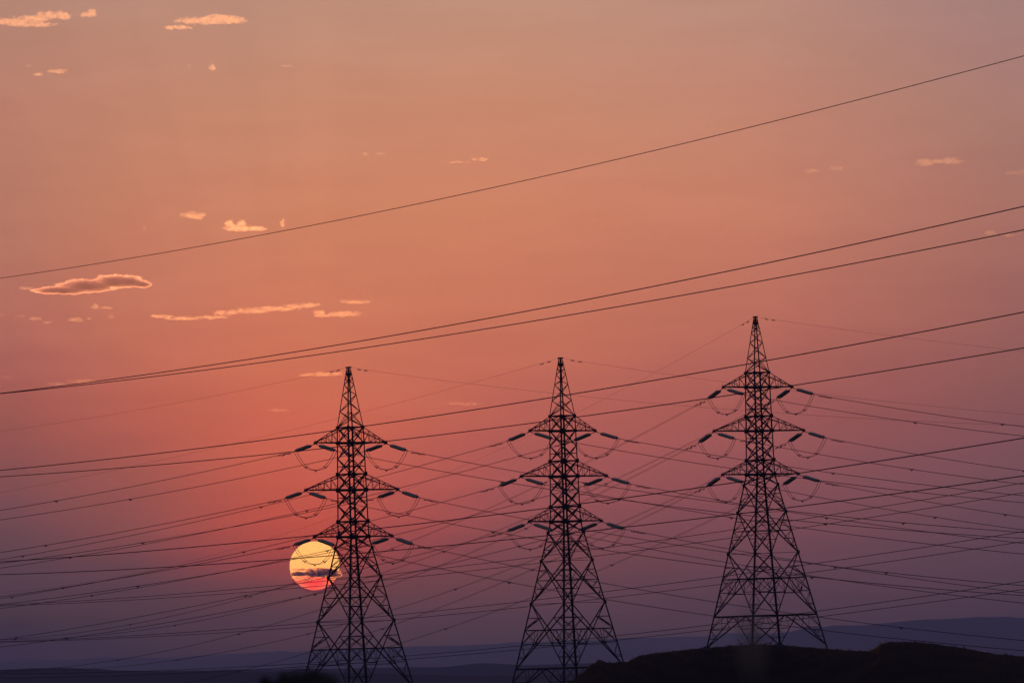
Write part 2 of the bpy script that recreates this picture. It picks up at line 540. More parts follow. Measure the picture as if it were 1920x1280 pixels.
def cloud(blobs, label, m, seed, group=None, thick=0.55, ns=0.10, na=1.15, step=0.65, dist=D_CLOUD, mott=1.0):
    """lens-shaped cumulus shreds: blobs = (x, y, half width, half height)"""
    x0 = min(b[0] - b[2] * 1.5 for b in blobs); x1 = max(b[0] + b[2] * 1.5 for b in blobs)
    y0 = min(b[1] - b[3] * 1.7 for b in blobs); y1 = max(b[1] + b[3] * 1.7 for b in blobs)
    cx, cy = (x0 + x1) / 2, (y0 + y1) / 2
    nx, ny = int((x1 - x0) / step) + 3, int((y1 - y0) / step) + 3
    k = dist / FPX
    F, T = {}, {}
    hm = max(b[3] for b in blobs)
    if len(blobs) < 3: na *= 0.7
    for i in range(nx):
        for j in range(ny):
            x, y = x0 + (i - 1) * step, y0 + (j - 1) * step
            wob = fbm((x * ns * 1.0 + seed, y * ns * 1.9, seed * 1.7), 6, 0.68)
            xs, ys = x + 4.0 * mnoise.noise(Vector((x * .11, y * .16, seed))), y + 1.5 * mnoise.noise(Vector((x * .13, y * .2, seed + 9)))
            f = -9
            for bx, by, bw, bh in blobs:
                dy = (ys - by) / bh
                if dy > 0: dy *= 1.25             # flatter underside
                f = max(f, 1 - ((xs - bx) / bw) ** 2 - dy * dy)
            f0 = f
            f += na * wob
            if i in (0, nx - 1) or j in (0, ny - 1): f = -1
            F[i, j] = f
            e_ = min(max(f / 0.5, 0), 1)
            T[i, j] = (mott * max(f, 0) ** 0.75 * (1 + 0.5 * wob) + (1 - mott) * math.sqrt(max(f0, 0.02)) * e_) * hm * thick if f > 0 else 0.0
    idx, mb = {}, MB()

    def vert(i, j, side):
        t = T[i, j]
        if t <= 0.0: side = 0
        key = (i, j, side)
        if key not in idx:
            px, py = x0 + (i - 1) * step - cx, y0 + (j - 1) * step - cy
            idx[key] = len(mb.v)
            mb.v.append((px * k, side * max(t, 0) * k, -py * k))
        return idx[key]
    for i in range(nx - 1):
        for j in range(ny - 1):
            c = [(i, j), (i + 1, j), (i + 1, j + 1), (i, j + 1)]
            if max(F[q] for q in c) <= 0: continue
            mb.f.append([vert(*q, -1) for q in reversed(c)])
            mb.f.append([vert(*q, 1) for q in c])
    if not mb.f: return None
    o = mb.build('cloud', m, None, True)
    d = ray(cx, cy)
    o.matrix_world = Matrix.Translation(d * dist) @ Matrix((V_RT, V_FWD, V_UP)).transposed().to_4x4()
    tag(o, label, 'cloud', group)
    return o


C_BR = cloud_mat('bright_cloud', 0.015)
C_MD = cloud_mat('thin_cloud', 0.0078)
C_FT = cloud_mat('faint_cloud', 0.0036)
C_DK = cloud_mat('dense_cloud', 0.066, 0.89, (0.985, 0.86, 0.935))
G = 'small sunlit clouds in the dusk sky'
cloud([(20, 41, 70, 6), (60, 36, 40, 8), (92, 29, 22, 8), (55, 47, 50, 5), (118, 30, 14, 9), (-30, 40, 40, 10)], 'long bright orange cloud cut by the left edge in the top left corner', C_BR, 1.3, G)
cloud([(166, 28, 16, 6), (172, 24, 8, 8)], 'small peaked orange cloud just right of the long corner cloud', C_BR, 2.1, G)
cloud([(390, 40, 66, 9), (415, 35, 40, 8), (335, 52, 30, 4), (440, 38, 22, 5)], 'bright flat topped orange cloud, largest of the top row', C_BR, 3.7, G)
cloud([(107, 134, 21, 5), (72, 140, 10, 3)], 'small flat orange cloud under the long corner cloud', C_BR, 4.2, G)
cloud([(55, 124, 6, 4)], 'tiny pale puff above the small flat cloud near the left edge', C_FT, 4.9, G)
cloud([(355, 124, 5, 3)], 'tiny speck of cloud left of the ragged puff in the upper sky', C_MD, 5.1, G)
cloud([(399, 128, 6, 7)], 'tiny ragged puff below the bright flat topped cloud', C_BR, 5.5, G)
cloud([(537, 124, 12, 3)], 'tiny cloud dash right of the ragged puff in the upper sky', C_MD, 6.1, G)
cloud([(362, 404, 23, 8), (374, 409, 10, 4)], 'ragged little orange cloud left of the brightest mid sky cloud', C_MD, 7.4, G)
cloud([(445, 428, 28, 8), (430, 420, 9, 8), (453, 420, 9, 8), (478, 429, 25, 5)], 'brightest small cloud, flat based, just under the topmost cable', C_BR, 8.8, G, ns=0.13, na=0.9)
cloud([(530, 420, 5, 9)], 'faint upright wisp beside the topmost cable in mid sky', C_MD, 9.3, G)
cloud([(270, 429, 3, 6)], 'tiny thin wisp left of the ragged little orange cloud', C_FT, 9.9, G)
cloud([(118, 545, 62, 9.5), (165, 537, 62, 15), (215, 529, 46, 15), (243, 529, 30, 13), (264, 533, 21, 8)], 'large grey cloud with glowing orange rim at left under the topmost cable', C_DK, 10.6, G, thick=0.6, na=0.62, mott=0.12)
cloud([(50, 541, 15, 4)], 'small faint orange shred at the left tip of the large rimmed cloud', C_MD, 11.2, G)
cloud([(305, 593, 27, 4), (345, 597, 38, 4.2), (395, 595, 34, 4), (425, 587, 24, 6), (470, 583, 42, 6.5), (520, 579, 42, 6), (562, 574, 34, 5.5), (586, 571, 16, 4)], 'long wavy orange cloud streak in the left half of the sky', C_MD, 12.7, G, na=1.5, ns=0.13)
cloud([(598, 589, 14, 7), (648, 589, 34, 6), (620, 591, 20, 4)], 'short orange streak at the lower right end of the wavy streak', C_MD, 13.9, G)
cloud([(666, 566, 32, 5)], 'short orange streak above the right end of the wavy streak', C_MD, 14.4, G)
cloud([(178, 575, 9, 5), (200, 577, 12, 2.5)], 'small orange puff under the large rimmed cloud', C_MD, 15.8, G)
cloud([(206, 594, 7, 5)], 'small puff between the large rimmed cloud and the wavy streak', C_FT, 16.3, G)
cloud([(66, 598, 13, 4), (88, 604, 9, 3)], 'low shred of cloud near the left edge below the large rimmed cloud', C_MD, 17.6, G)
cloud([(142, 600, 15, 5), (166, 597, 6, 3)], 'small torn puff midway between the left edge and the wavy streak', C_MD, 18.5, G)
cloud([(38, 593, 10, 3)], 'faint dash of cloud a little in from the left edge', C_FT, 19.9, G)
cloud([(4, 591, 12, 3)], 'faint dash of cloud cut by the left edge', C_FT, 19.4, G)
cloud([(686, 289, 7, 3)], 'tiny cloud dash, left one of a pair near the middle of the upper sky', C_MD, 20.9, G)
cloud([(713, 288, 10, 3)], 'tiny cloud dash, right one of a pair near the middle of the upper sky', C_MD, 20.2, G)
cloud([(858, 304, 26, 3.0), (905, 299, 11, 5), (888, 299, 6, 3)], 'thin bright cloud dash right of the tiny pair in the upper sky', C_MD, 21.7, G)
cloud([(1523, 321, 15, 4)], 'faint short cloud dash in the right half of the sky', C_MD, 22.3, G)
cloud([(1568, 316, 14, 4)], 'short pink cloud dash in the right half of the sky', C_MD, 23.1, G)
cloud([(1734, 305, 22, 8), (1783, 303, 26, 8), (1760, 303, 30, 5)], 'soft orange cloud, largest in the right half of the sky', C_MD, 24.9, G)
cloud([(1908, 324, 28, 5)], 'faint cloud cut by the right edge of the sky', C_MD, 25.5, G)
cloud([(1856, 437, 12, 5), (1890, 441, 16, 4)], 'pale pink shred crossed by the second cable near the right edge', C_MD, 26.8, G)
cloud([(600, 702, 36, 5), (630, 700, 18, 4), (575, 704, 16, 3)], 'faint orange streak beside the peak of the leftmost pylon', C_MD, 27.7, G)
cloud([(152, 715, 28, 5), (110, 720, 26, 3)], 'faint pink streak under the twin cables at left', C_FT, 28.3, G)
cloud([(14, 707, 16, 3)], 'faint pink dash above the twin cables at the left edge', C_FT, 29.6, G)
cloud([(520, 769, 24, 4)], 'barely visible pink wisp left of the leftmost pylon peak', C_FT, 30.4, G)
cloud([(872, 757, 38, 4)], 'barely visible pink wisp between the left and middle pylons', C_FT, 31.9, G)
D_BANK = 70000.0
C_BK = cloud_mat('bank_cloud', 0.080, 0.88, (0.99, 0.78, 0.76))
GB = 'cloud bands across the sun'
cloud([(562, 1067.5, 18, 2.6), (588, 1067, 20, 2.6), (604, 1066, 12, 1.8)], 'thin dark upper cloud streak across the middle of the sun', C_BK, 40.3, GB, 1.2, 0.2, 0.6, 0.6, D_BANK)
cloud([(600, 1075.5, 42, 8.5), (562, 1076, 19, 5.5), (622, 1076.5, 20, 7), (615, 1071, 24, 6)], 'broad dark cloud band covering the lower middle of the sun', C_BK, 41.7, GB, 0.9, 0.16, 0.5, 0.7, D_BANK)
cloud([(577, 1086, 22, 2.2), (560, 1083, 16, 2.0)], 'thin lowest cloud streak over the red bottom of the sun', C_BK, 42.9, GB, 1.2, 0.2, 0.6, 0.6, D_BANK)

V_REDDEN = cloud_mat('sun_redden_filter', 0.027, 0.0, (0, 0, 0))  # absorbing volume added only to redden the lower part of the disc
V_REDDEN.node_tree.nodes['Principled Volume'].inputs['Absorption Color'].default_value = (1.0, 0.12, 0.40, 1)
cloud([(590, 1091, 45, 16), (590, 1098, 33, 15)], 'added lens-shaped filter reddening the bottom of the sun', V_REDDEN, 44.2, None, 0.5, 0.02, 0.05, 1.5, D_BANK * 1.05)

# ================================================================ lattice pylon
ARM_A = [5.9072, 7.7247, 6.511]                  # cross-arm half spans
ARM_D = [10.28, 16.655, 22.98]                   # arm levels below the peak
BELT_D = [8.16, 14.5, 20.9]


def half(d):
    if d <= 8.16: return 0.16 + (1.27 - 0.16) * d / 8.16
    if d <= 22.98: return 1.27 + (1.50 - 1.27) * (d - 8.16) / 14.82
    return 1.50 + 0.1925 * (d - 22.98)


def cor(sx, sy, d):
    h = half(d)
    return Vector((sx * h, sy * h, T_H - d))


FACES = [((-1, -1), (1, -1)), ((1, -1), (1, 1)), ((1, 1), (-1, 1)), ((-1, 1), (-1, -1))]


def fnorm(f):
    (a, b), (c, d) = f
    return Vector(((a + c) / 2, (b + d) / 2, 0))


def gusset(mb, p, f, w):
    n = fnorm(f)
    t = Vector((-n.y, n.x, 0))
    mb.box(Vector(p) + n * 0.03, t * w, Vector((0, 0, w)), n * 0.012)


def lerp(a, b, t):
    return a + (b - a) * t


def make_tower():
    root = empty('transmission_tower')
    # legs
    for sx, sy in ((-1, -1), (1, -1), (1, 1), (-1, 1)):
        m = MB()
        o = (sx, sy, 0)
        for a, b, w in ((0.0, 8.16, 0.13), (8.16, 22.98, 0.19), (22.98, 38.2, 0.22), (38.2, 48.0, 0.24)):
            m.bar(cor(sx, sy, a), cor(sx, sy, b), w, o)
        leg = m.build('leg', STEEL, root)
        q = MB()
        c = cor(sx, sy, 48.0)
        q.box(c + Vector((0, 0, -0.35)), (0.55, 0, 0), (0, 0.55, 0), (0, 0, 0.5))
        q.box(c + Vector((0, 0, 0.22)), (0.35, 0, 0), (0, 0.35, 0), (0, 0, 0.12))
        q.build('footing', CONC, leg)
    # peak
    m = MB()
    for k, f in enumerate(FACES):
        a, b = f
        if k % 2: a, b = b, a
        n = fnorm(f)
        ds = [1.7, 2.35, 3.2, 3.75, 4.8, 6.0, 7.0, 8.16]
        for i in range(len(ds) - 1):
            p, q = (a, b) if i % 2 == 0 else (b, a)
            m.bar(cor(*p, ds[i]), cor(*q, ds[i + 1]), 0.085 if i > 2 else 0.07, n)
        m.bar(cor(*a, 6.0), cor(*b, 8.16), 0.07, n)
        for d in (0.12, 0.95, 1.7):
            m.bar(cor(*a, d), cor(*b, d), 0.08, n)
        m.bar(cor(*a, 0.12), cor(*b, 0.95), 0.06, n)
        m.bar(cor(*a, 0.95), cor(*b, 1.7), 0.06, n)
    m.build('peak_bracing', STEEL, root)
    m = MB()
    m.box((0, 0, T_H - 0.95), (0.24, 0, 0), (0, 0.24, 0), (0, 0, 0.22))
    m.build('splice_plate', STEEL, root)
    m = MB()
    m.box((0, 0, T_H + 0.02), (0.22, 0, 0), (0, 0.42, 0), (0, 0, 0.05))
    m.box((0, 0.42, T_H - 0.03), (0.05, 0, 0), (0, 0.06, 0), (0, 0, 0.1))
    m.box((0, -0.42, T_H - 0.03), (0.05, 0, 0), (0, 0.06, 0), (0, 0, 0.1))
    m.build('peak_plate', STEEL, root)
    # body: X panels and belts
    m = MB()
    pan = [8.16, 10.28, 12.39, 14.5, 16.655, 18.78, 20.9, 22.98]
    for f in FACES:
        a, b = f
        n = fnorm(f)
        for d0, d1 in zip(pan[:-1], pan[1:]):
            w = 0.12 if d0 < 14 else 0.145
            m.bar(cor(*a, d0), cor(*b, d1), w, n)
            m.bar(cor(*b, d0) - n * 0.03, cor(*a, d1) - n * 0.03, w, n)
        for d in (8.16, 14.5, 20.9):
            m.bar(cor(*a, d), cor(*b, d), 0.14, n)
        for d in ARM_D:
            m.bar(cor(*a, d), cor(*b, d), 0.2, n)
        m.bar(cor(*a, 13.45), cor(*b, 13.45), 0.07, n)
        m.bar(cor(*a, 17.7), cor(*b, 17.7), 0.06, n)
        for d in (8.16, 10.28, 14.5, 16.655, 20.9, 22.98):
            w = 0.2 if d < 12 else 0.27
            gusset(m, cor(*a, d), f, w); gusset(m, cor(*b, d), f, w)
        for d0, d1 in zip(pan[:-1], pan[1:]):
            gusset(m, (cor(*a, d0) + cor(*b, d0) + cor(*a, d1) + cor(*b, d1)) / 4, f, 0.13)
    for d in ARM_D + [14.5]:
        m.bar(cor(-1, -1, d), cor(1, 1, d), 0.08); m.bar(cor(1, -1, d), cor(-1, 1, d), 0.08)
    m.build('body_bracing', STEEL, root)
    # splayed base: X panels with redundants, belts, K panels at the feet
    m = MB()
    for f in FACES:
        a, b = f
        n = fnorm(f)
        for (d0, d1, w, lv) in ((22.98, 24.5, 0.12, ()), (24.5, 28.45, 0.14, (0.33, 0.62, 0.82)), (28.45, 34.4, 0.15, (0.22, 0.46, 0.66, 0.84)), (34.4, 43.5, 0.15, (0.22, 0.407, 0.62, 0.82))):
            A0, A1, B0, B1 = cor(*a, d0), cor(*a, d1), cor(*b, d0), cor(*b, d1)
            m.bar(A0, B1, w, n); m.bar(B0 - n * 0.03, A1 - n * 0.03, w, n)
            tx = half(d0) / (half(d0) + half(d1))
            C = lerp(A0, B1, tx)
            gusset(m, C, f, 0.14)
            for L0, L1, O1 in ((A0, A1, B1), (B0, B1, A1)):
                prev_leg = None
                nodes = []
                for t in lv:
                    d_ = d0 + (d1 - d0) * t
                    pl = lerp(L0, L1, t)
                    pd = lerp(L0, O1, t) if t < tx else lerp(C, L1, (t - tx) / (1 - tx))
                    m.bar(pl, pd, 0.075, n)
                    nodes.append((pl, pd, t))
                for (p0, q0, t0), (p1, q1, t1) in zip(nodes[:-1], nodes[1:]):
                    m.bar(q0, p1, 0.07, n) if t0 < tx - 0.01 else m.bar(p0, q1, 0.065, n)
                if d0 > 34:
                    # hip members and hangers under the middle belt
                    p0, q0, _ = nodes[1]; p1, q1, _ = nodes[2]
                    mid = lerp(p0, q0, 0.46)
                    m.bar(p1, mid, 0.09, n)
                    m.bar(lerp(p0, q0, 0.52), lerp(p1, q1, 0.97), 0.06, n)
                    m.bar(nodes[0][1], lerp(L0, L1, 0.37), 0.075, n)
            gusset(m, A0, f, 0.24); gusset(m, B0, f, 0.24)
        # belt through the crossing, lower belt
        d = 34.4 + 9.1 * 0.407
        m.bar(cor(*a, d), cor(*b, d), 0.11, n)
        m.bar(cor(*a, 43.5), cor(*b, 43.5), 0.17, n)
        m.bar(cor(*a, 36.4), cor(*b, 36.4), 0.05, n) if False else None
        # secondary diamond between crossing and lower belt
        mid = (cor(*a, 43.5) + cor(*b, 43.5)) / 2
        C = (cor(*a, d) + cor(*b, d)) / 2
        for s_ in (a, b):
            q = lerp(C, cor(*s_, 43.5), 0.45)
            m.bar(q, lerp(C, mid, 0.0), 0.05, n)
            m.bar(q, lerp(cor(*a, d), cor(*b, d), 0.35 if s_ == a else 0.65), 0.06, n)
        qa, qb = lerp(C, cor(*a, 43.5), 0.4), lerp(C, cor(*b, 43.5), 0.4)
        m.bar(qa, qb, 0.07, n)
        m.bar(qa, C, 0.05, n)
        qa2, qb2 = lerp(C, cor(*a, 43.5), 0.74), lerp(C, cor(*b, 43.5), 0.74)
        m.bar(qa2, lerp(cor(*a, 34.4), cor(*a, 43.5), 0.84), 0.06, n)
        m.bar(qb2, lerp(cor(*b, 34.4), cor(*b, 43.5), 0.84), 0.06, n)
        # K panel to the feet
        for s_, o_ in ((a, b), (b, a)):
            foot = cor(*s_, 47.9)
            m.bar(mid, foot, 0.14, n)
            top = cor(*s_, 43.5)
            for t in (0.42, 0.72):
                m.bar(lerp(top, foot, t), lerp(mid, foot, t), 0.07, n)
            m.bar(lerp(top, foot, 0.42), lerp(top, mid, 0.34), 0.08, n)
            m.bar(lerp(top, mid, 0.40), lerp(mid, foot, 0.42), 0.06, n)
            m.bar(lerp(top, foot, 0.42), lerp(mid, foot, 0.72), 0.06, n)
            m.bar(lerp(top, mid, 0.72), lerp(mid, foot, 0.2), 0.06, n)
    # inner plan bracing
    for d in (38.1, 43.5):
        mids = [(cor(*f[0], d) + cor(*f[1], d)) / 2 for f in FACES]
        for i in range(4):
            m.bar(mids[i], mids[(i + 1) % 4], 0.09)
    for f in FACES:
        pass
    for d in (28.45, 34.4):
        m.bar(cor(-1, -1, d), cor(1, 1, d), 0.07); m.bar(cor(1, -1, d), cor(-1, 1, d), 0.07)
    m.build('base_bracing', STEEL, root)
    # cross-arms
    for k in range(3):
        for sx in (-1, 1):
            m = MB()
            A, d, bt = ARM_A[k], ARM_D[k], BELT_D[k]
            tip = Vector((sx * A, 0, T_H - d))
            for sy in (-1, 1):
                b0, t0 = cor(sx, sy, d), cor(sx, sy, bt)
                e = tip + Vector((-sx * 0.12, sy * 0.12, 0.02))
                et = e + Vector((-sx * 0.05, 0, 0.16))
                m.bar(b0, e, 0.16, (0, sy, -1)); m.bar(t0, et, 0.11, (0, sy, 1))
                fr = (0.27, 0.5, 0.72) if k != 1 else (0.22, 0.42, 0.6, 0.78)
                pv = None
                for i, t in enumerate(fr):
                    pb, pt = lerp(b0, e, t), lerp(t0, et, t)
                    m.bar(pb, pt, 0.06, (0, sy, 0))
                    if pv is None:
                        m.bar(b0, pt, 0.06, (0, sy, 0))
                    else:
                        m.bar(pv, pt, 0.055, (0, sy, 0))
                    pv = pb
            fr = ((0.0,) + fr)
            for i, t in enumerate(fr):
                pb = [lerp(cor(sx, s, d), tip, t) for s in (-1, 1)]
                pt = [lerp(cor(sx, s, bt), tip, t) for s in (-1, 1)]
                if i:
                    m.bar(pb[0], pb[1], 0.07); m.bar(pt[0], pt[1], 0.06)
                t2 = fr[i + 1] if i + 1 < len(fr) else 0.9
                o_ = [lerp(cor(sx, s, d), tip, t2) for s in (-1, 1)]
                m.bar(pb[i % 2], o_[1 - i % 2], 0.06)
                ot = [lerp(cor(sx, s, bt), tip, t2) for s in (-1, 1)]
                m.bar(pt[i % 2], ot[1 - i % 2], 0.055)
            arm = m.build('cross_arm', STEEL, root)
            q = MB()
            q.box(tip + Vector((-sx * 0.1, 0, 0.08)), (0.22, 0, 0), (0, 0.17, 0), (0, 0, 0.12))
            q.box(tip + Vector((-sx * 0.02, 0, -0.08)), (0.06, 0, 0), (0, 0.28, 0), (0, 0, 0.05))
            for s in (-1, 0, 1):
                q.tube([tip + Vector((-sx * 0.1 + s * 0.14, 0, 0.2)), tip + Vector((-sx * 0.1 + s * 0.2, 0.03, 0.42))], 0.022, 5)
            q.build('tip_plate', STEEL, arm)
    return root


WHICH = ['leftmost', 'middle', 'rightmost']
tower0 = make_tower()
towers = []
for i in range(3):
    t = tower0 if i == 0 else copy_tree(tower0)
    x, y, z = T_POS[i]
    t.location = (x, y, z - T_H)
    t.rotation_euler = (0, 0, T_PHI[i])
    tag(t, ['dark steel lattice pylon in front of the setting sun, leftmost of the three',
            'dark steel lattice pylon in the middle, its right foot behind the dark hill',
            'tall dark steel lattice pylon standing on the dark hill, rightmost of the three'][i], 'pylon', 'lattice pylons in a row')
    towers.append(t)
# number plate on the bottom left arm of the left pylon
m = MB()
m.box((-3.0, -0.95, T_H - 22.98 + 0.42), (0.17, 0, 0), (0, 0.015, 0), (0, 0, 0.36))
m.bar((-3.0, -0.93, T_H - 22.98), (-3.0, -0.93, T_H - 22.0), 0.05)
m.build('number_plate', PLATE, towers[0])
# two legs of the right pylon reach further down the slope
legs = [c for c in towers[2].children if c.name.startswith('leg')]
for leg, (sx, sy), dn in ((legs[0], (-1, -1), 51.6), (legs[1], (1, -1), 50.4)):
    m = MB()
    m.bar(cor(sx, sy, 47.8), cor(sx, sy, dn), 0.24, (sx, sy, 0))
    for s_ in ((-sx, sy), (sx, -sy)):
        A_, B_ = cor(sx, sy, 48.0), cor(*s_, 48.0)
        if dn > 51:
            m.bar(cor(sx, sy, dn - 0.2), lerp(A_, B_, 0.3) + Vector((0, 0, 1.2)), 0.10)
            m.bar(cor(sx, sy, 48.0), lerp(A_, B_, 0.26) + Vector((0, 0, 0.6)), 0.10)
    m.build('leg_extension', STEEL, leg)
    q = MB()
    c0 = cor(sx, sy, dn)
    q.box(c0 + Vector((0, 0, -0.35)), (0.55, 0, 0), (0, 0.55, 0), (0, 0, 0.5))
    q.box(c0 + Vector((0, 0, 0.22)), (0.35, 0, 0), (0, 0.35, 0), (0, 0, 0.12))
    for c in list(leg.children):
        if c.name.startswith('footing'):
            bpy.data.objects.remove(c)
    q.build('footing', CONC, leg)

# ================================================================ insulators, jumpers, conductors
# per span: bearing (deg), slope, curvature (1e-4), earth-wire slope and curvature, reach
SPAN = {
    (0, 0): (125.0835, -0.0868, 2.5227, -0.0663, 2.632, 420),
    (0, 1): (-55.07, -0.1699, 3.3129, -0.1412, 2.4182, 470),
    (1, 0): (128.2518, -0.1396, 3.0176, -0.1192, 2.0749, 480),
    (1, 1): (-50.1587, -0.18, 3.8958, -0.1664, 2.9275, 440),
    (2, 0): (113.6906, -0.188, 2.8127, -0.1832, 2.6074, 690),
    (2, 1): (-54.5142, -0.1797, 4.0713, -0.1614, 2.5427, 440),
}
INS_L = 4.95


def make_insulator():
    root = empty('insulator_string')
    m = MB()
    m.tube([(0, 0, 0), (1.38, 0, 0)], 0.045, 6)
    m.box((0.36, 0, 0), (0.12, 0, 0), (0, 0.06, 0), (0, 0, 0.06))
    m.build('link', FIT, root)
    for x in (1.40, 4.72):
        m = MB()
        m.box((x, 0, 0), (0.07, 0, 0), (0, 0.29, 0), (0, 0, 0.035))
        m.build('yoke_plate', FIT, root)
    for sy in (-1, 1):
        m = MB()
        x = 1.50
        pts, rad_ = [], []
        pts.append((1.46, sy * 0.225, 0)); rad_.append(0.04)
        while x < 4.55:
            for dx, r_ in ((0.0, 0.07), (0.03, 0.185), (0.07, 0.20), (0.10, 0.08)):
                pts.append((x + dx, sy * 0.225, 0)); rad_.append(r_)
            x += 0.146
        pts.append((x + 0.02, sy * 0.225, 0)); rad_.append(0.04)
        m.tube(pts, rad_, 12)
        m.build('disc_string', GLASS, root)
    for x, s in ((1.46, 1), (4.68, -1)):
        m = MB()
        m.tube([(x + 0.26 * s, 0, -0.3), (x + 0.02 * s, 0, -0.2), (x, 0, 0), (x + 0.02 * s, 0, 0.24), (x + 0.34 * s, 0, 0.36)], 0.018, 5)
        m.build('arcing_horn', FIT, root)
    for sy in (-1, 1):
        m = MB()
        m.tube([(4.74, sy * 0.225, 0), (5.1, sy * 0.225, -0.01)], [0.05, 0.04], 6)
        m.tube([(4.96, sy * 0.225, 0), (4.93, sy * 0.225, -0.22)], 0.035, 6)
        m.build('dead_end_clamp', FIT, root)
    return root


ins0 = make_insulator()
ins_used = False
LEVEL = ['top', 'middle', 'bottom']
SIDE = ['left', 'right']


def place(o, org, dirv):
    x = dirv.normalized()
    y = Vector((-x.y, x.x, 0)).normalized()
    z = x.cross(y)
    o.matrix_world = Matrix.Translation(org) @ Matrix((x, y, z)).transposed().to_4x4()


def spacer_mesh(mb, p, d, up=0.0):
    """V-shaped twin spacer: jaws on both wires, arm drooping between"""
    d = d.normalized()
    y = Vector((-d.y, d.x, 0)).normalized()
    a, b, c = p - y * 0.225, p + y * 0.225, p - Vector((0, 0, 0.20))
    mb.tube([a + Vector((0, 0, 0.03)), c, b + Vector((0, 0, 0.03))], [0.055, 0.085, 0.055], 5)
    for q in (a, b):
        mb.box(q, d * 0.09, y * 0.06, (0, 0, 0.06))


def damper_mesh(mb, p, d):
    d = d.normalized()
    z = Vector((0, 0, 1))
    mb.box(p - z * 0.05, d * 0.03, d.cross(z) * 0.03, z * 0.07)
    mb.tube([p - d * 0.24 - z * 0.12, p - z * 0.09, p + d * 0.24 - z * 0.12], 0.012, 4)
    for s in (-1, 1):
        mb.tube([p + d * (s * 0.36) - z * 0.14, p + d * (s * 0.16) - z * 0.13], [0.06, 0.07], 6)


WR = 0.021
for ti in range(3):
    P = Vector(T_POS[ti])
    u = Vector((math.cos(T_PHI[ti]), math.sin(T_PHI[ti]), 0))
    for k in range(6):
        lev, sd = k // 2, k % 2
        tip = P + u * (ARM_A[lev] * (1 if sd else -1)) - Vector((0, 0, ARM_D[lev] + 0.1))
        ends = []
        for s in range(2):
            az, a, b, _, _, reach = SPAN[ti, s]
            h = Vector((math.cos(R(az)), math.sin(R(az)), 0))
            y = Vector((-h.y, h.x, 0))
            b *= 1e-4
            slope_i = a - 0.07                     # the heavy strings hang a little below the line of the wire
            io = ins0 if not ins_used else copy_tree(ins0)
            ins_used = True
            dirv = (h + Vector((0, 0, slope_i)))
            place(io, tip, dirv)
            tag(io, f"{SIDE[s]}-hand blue-grey insulator string hung from the {SIDE[sd]} tip of the {WHICH[ti]} pylon's {LEVEL[lev]} arm", 'insulator', 'insulator strings on the pylons')
            e = tip + dirv.normalized() * INS_L
            ends.append((e, y * (1 if s == 0 else -1), h))
            # conductor bundle
            root = empty('power_cable', e)
            tag(root, f"twin power cable running {SIDE[s]} from the {SIDE[sd]} tip of the {WHICH[ti]} pylon's {LEVEL[lev]} arm", 'power cable', 'twin power cables strung from the pylons')
            t0 = INS_L * 0.985

            def at(t):
                z0 = e.z - (tip.z + a * t0 + b * t0 * t0)
                return tip + h * t + Vector((0, 0, a * t + b * t * t + z0 * math.exp(-(t - t0) / 60.0)))
            ts = [t0 + (reach - t0) * (i / 70.0) ** 1.15 for i in range(71)]
            for q in (-1, 1):
                m = MB()
                m.tube([at(t) + y * (0.225 * q) - e for t in ts], WR, 5)
                m.build('wire', WIRE, root, True)
            rnd = random.Random(ti * 100 + k * 10 + s)
            t = (64 + rnd.random() * 6) if s == 0 else (43 + rnd.random() * 7)
            while t < reach - 15:
                m = MB()
                spacer_mesh(m, at(t) - e, at(t + 1) - at(t - 1))
                m.build('spacer', FIT, root)
                t += 62 + rnd.random() * 6
            for q, tt in ((-1, t0 + 2.0), (1, t0 + 2.25), (-1, t0 + 3.5), (1, t0 + 3.75)):
                m = MB()
                damper_mesh(m, at(tt) + y * (0.225 * q) - e, at(tt + 1) - at(tt - 1))
                m.build('vibration_damper', FIT, root)
        # jumper loop under the arm tip
        (e0, y0, h0), (e1, y1, h1) = ends
        mid = (e0 + e1) / 2
        jr = empty('jumper_cable', mid)
        tag(jr, f"U-shaped jumper loop hanging under the {SIDE[sd]} tip of the {WHICH[ti]} pylon's {LEVEL[lev]} arm", 'jumper cable', 'jumper loops under the arm tips')

        def loop(s_, q):
            f = (s_ + 1) / 2
            off = y0.lerp(y1, f).normalized() * (0.225 * q)
            return e0.lerp(e1, f) + off - mid - Vector((0, 0, 0.18 + 2.4 * (1 - abs(s_) ** 2.4)))
        for q in (-1, 1):
            m = MB()
            m.tube([loop(-1 + 2 * i / 32.0, q) for i in range(33)], 0.030, 5)
            m.build('wire', WIRE, jr, True)
        for s_ in (-0.5, 0.0, 0.5):
            m = MB()
            spacer_mesh(m, (loop(s_, -1) + loop(s_, 1)) / 2, h1)
            m.build('spacer', FIT, jr)
    # earth wires from the peak
    for s in range(2):
        az, _, _, a, b, reach = SPAN[ti, s]
        h = Vector((math.cos(R(az)), math.sin(R(az)), 0))
        b *= 1e-4
        root = empty('earth_wire', P)
        tag(root, f"thin single earth wire running {SIDE[s]} from the peak of the {WHICH[ti]} pylon", 'earth wire', 'earth wires from the pylon peaks')
        at = lambda t: h * t + Vector((0, 0, a * t + b * t * t))
        m = MB()
        m.tube([at(0.4 + (reach - 0.4) * (i / 70.0) ** 1.1) for i in range(71)], 0.0125, 5)
        m.build('wire', WIRE, root, True)
        for tt in (2.6, 4.2):
            m = MB()
            damper_mesh(m, at(tt), at(tt + 1) - at(tt - 1))
            m.build('vibration_damper', FIT, root)

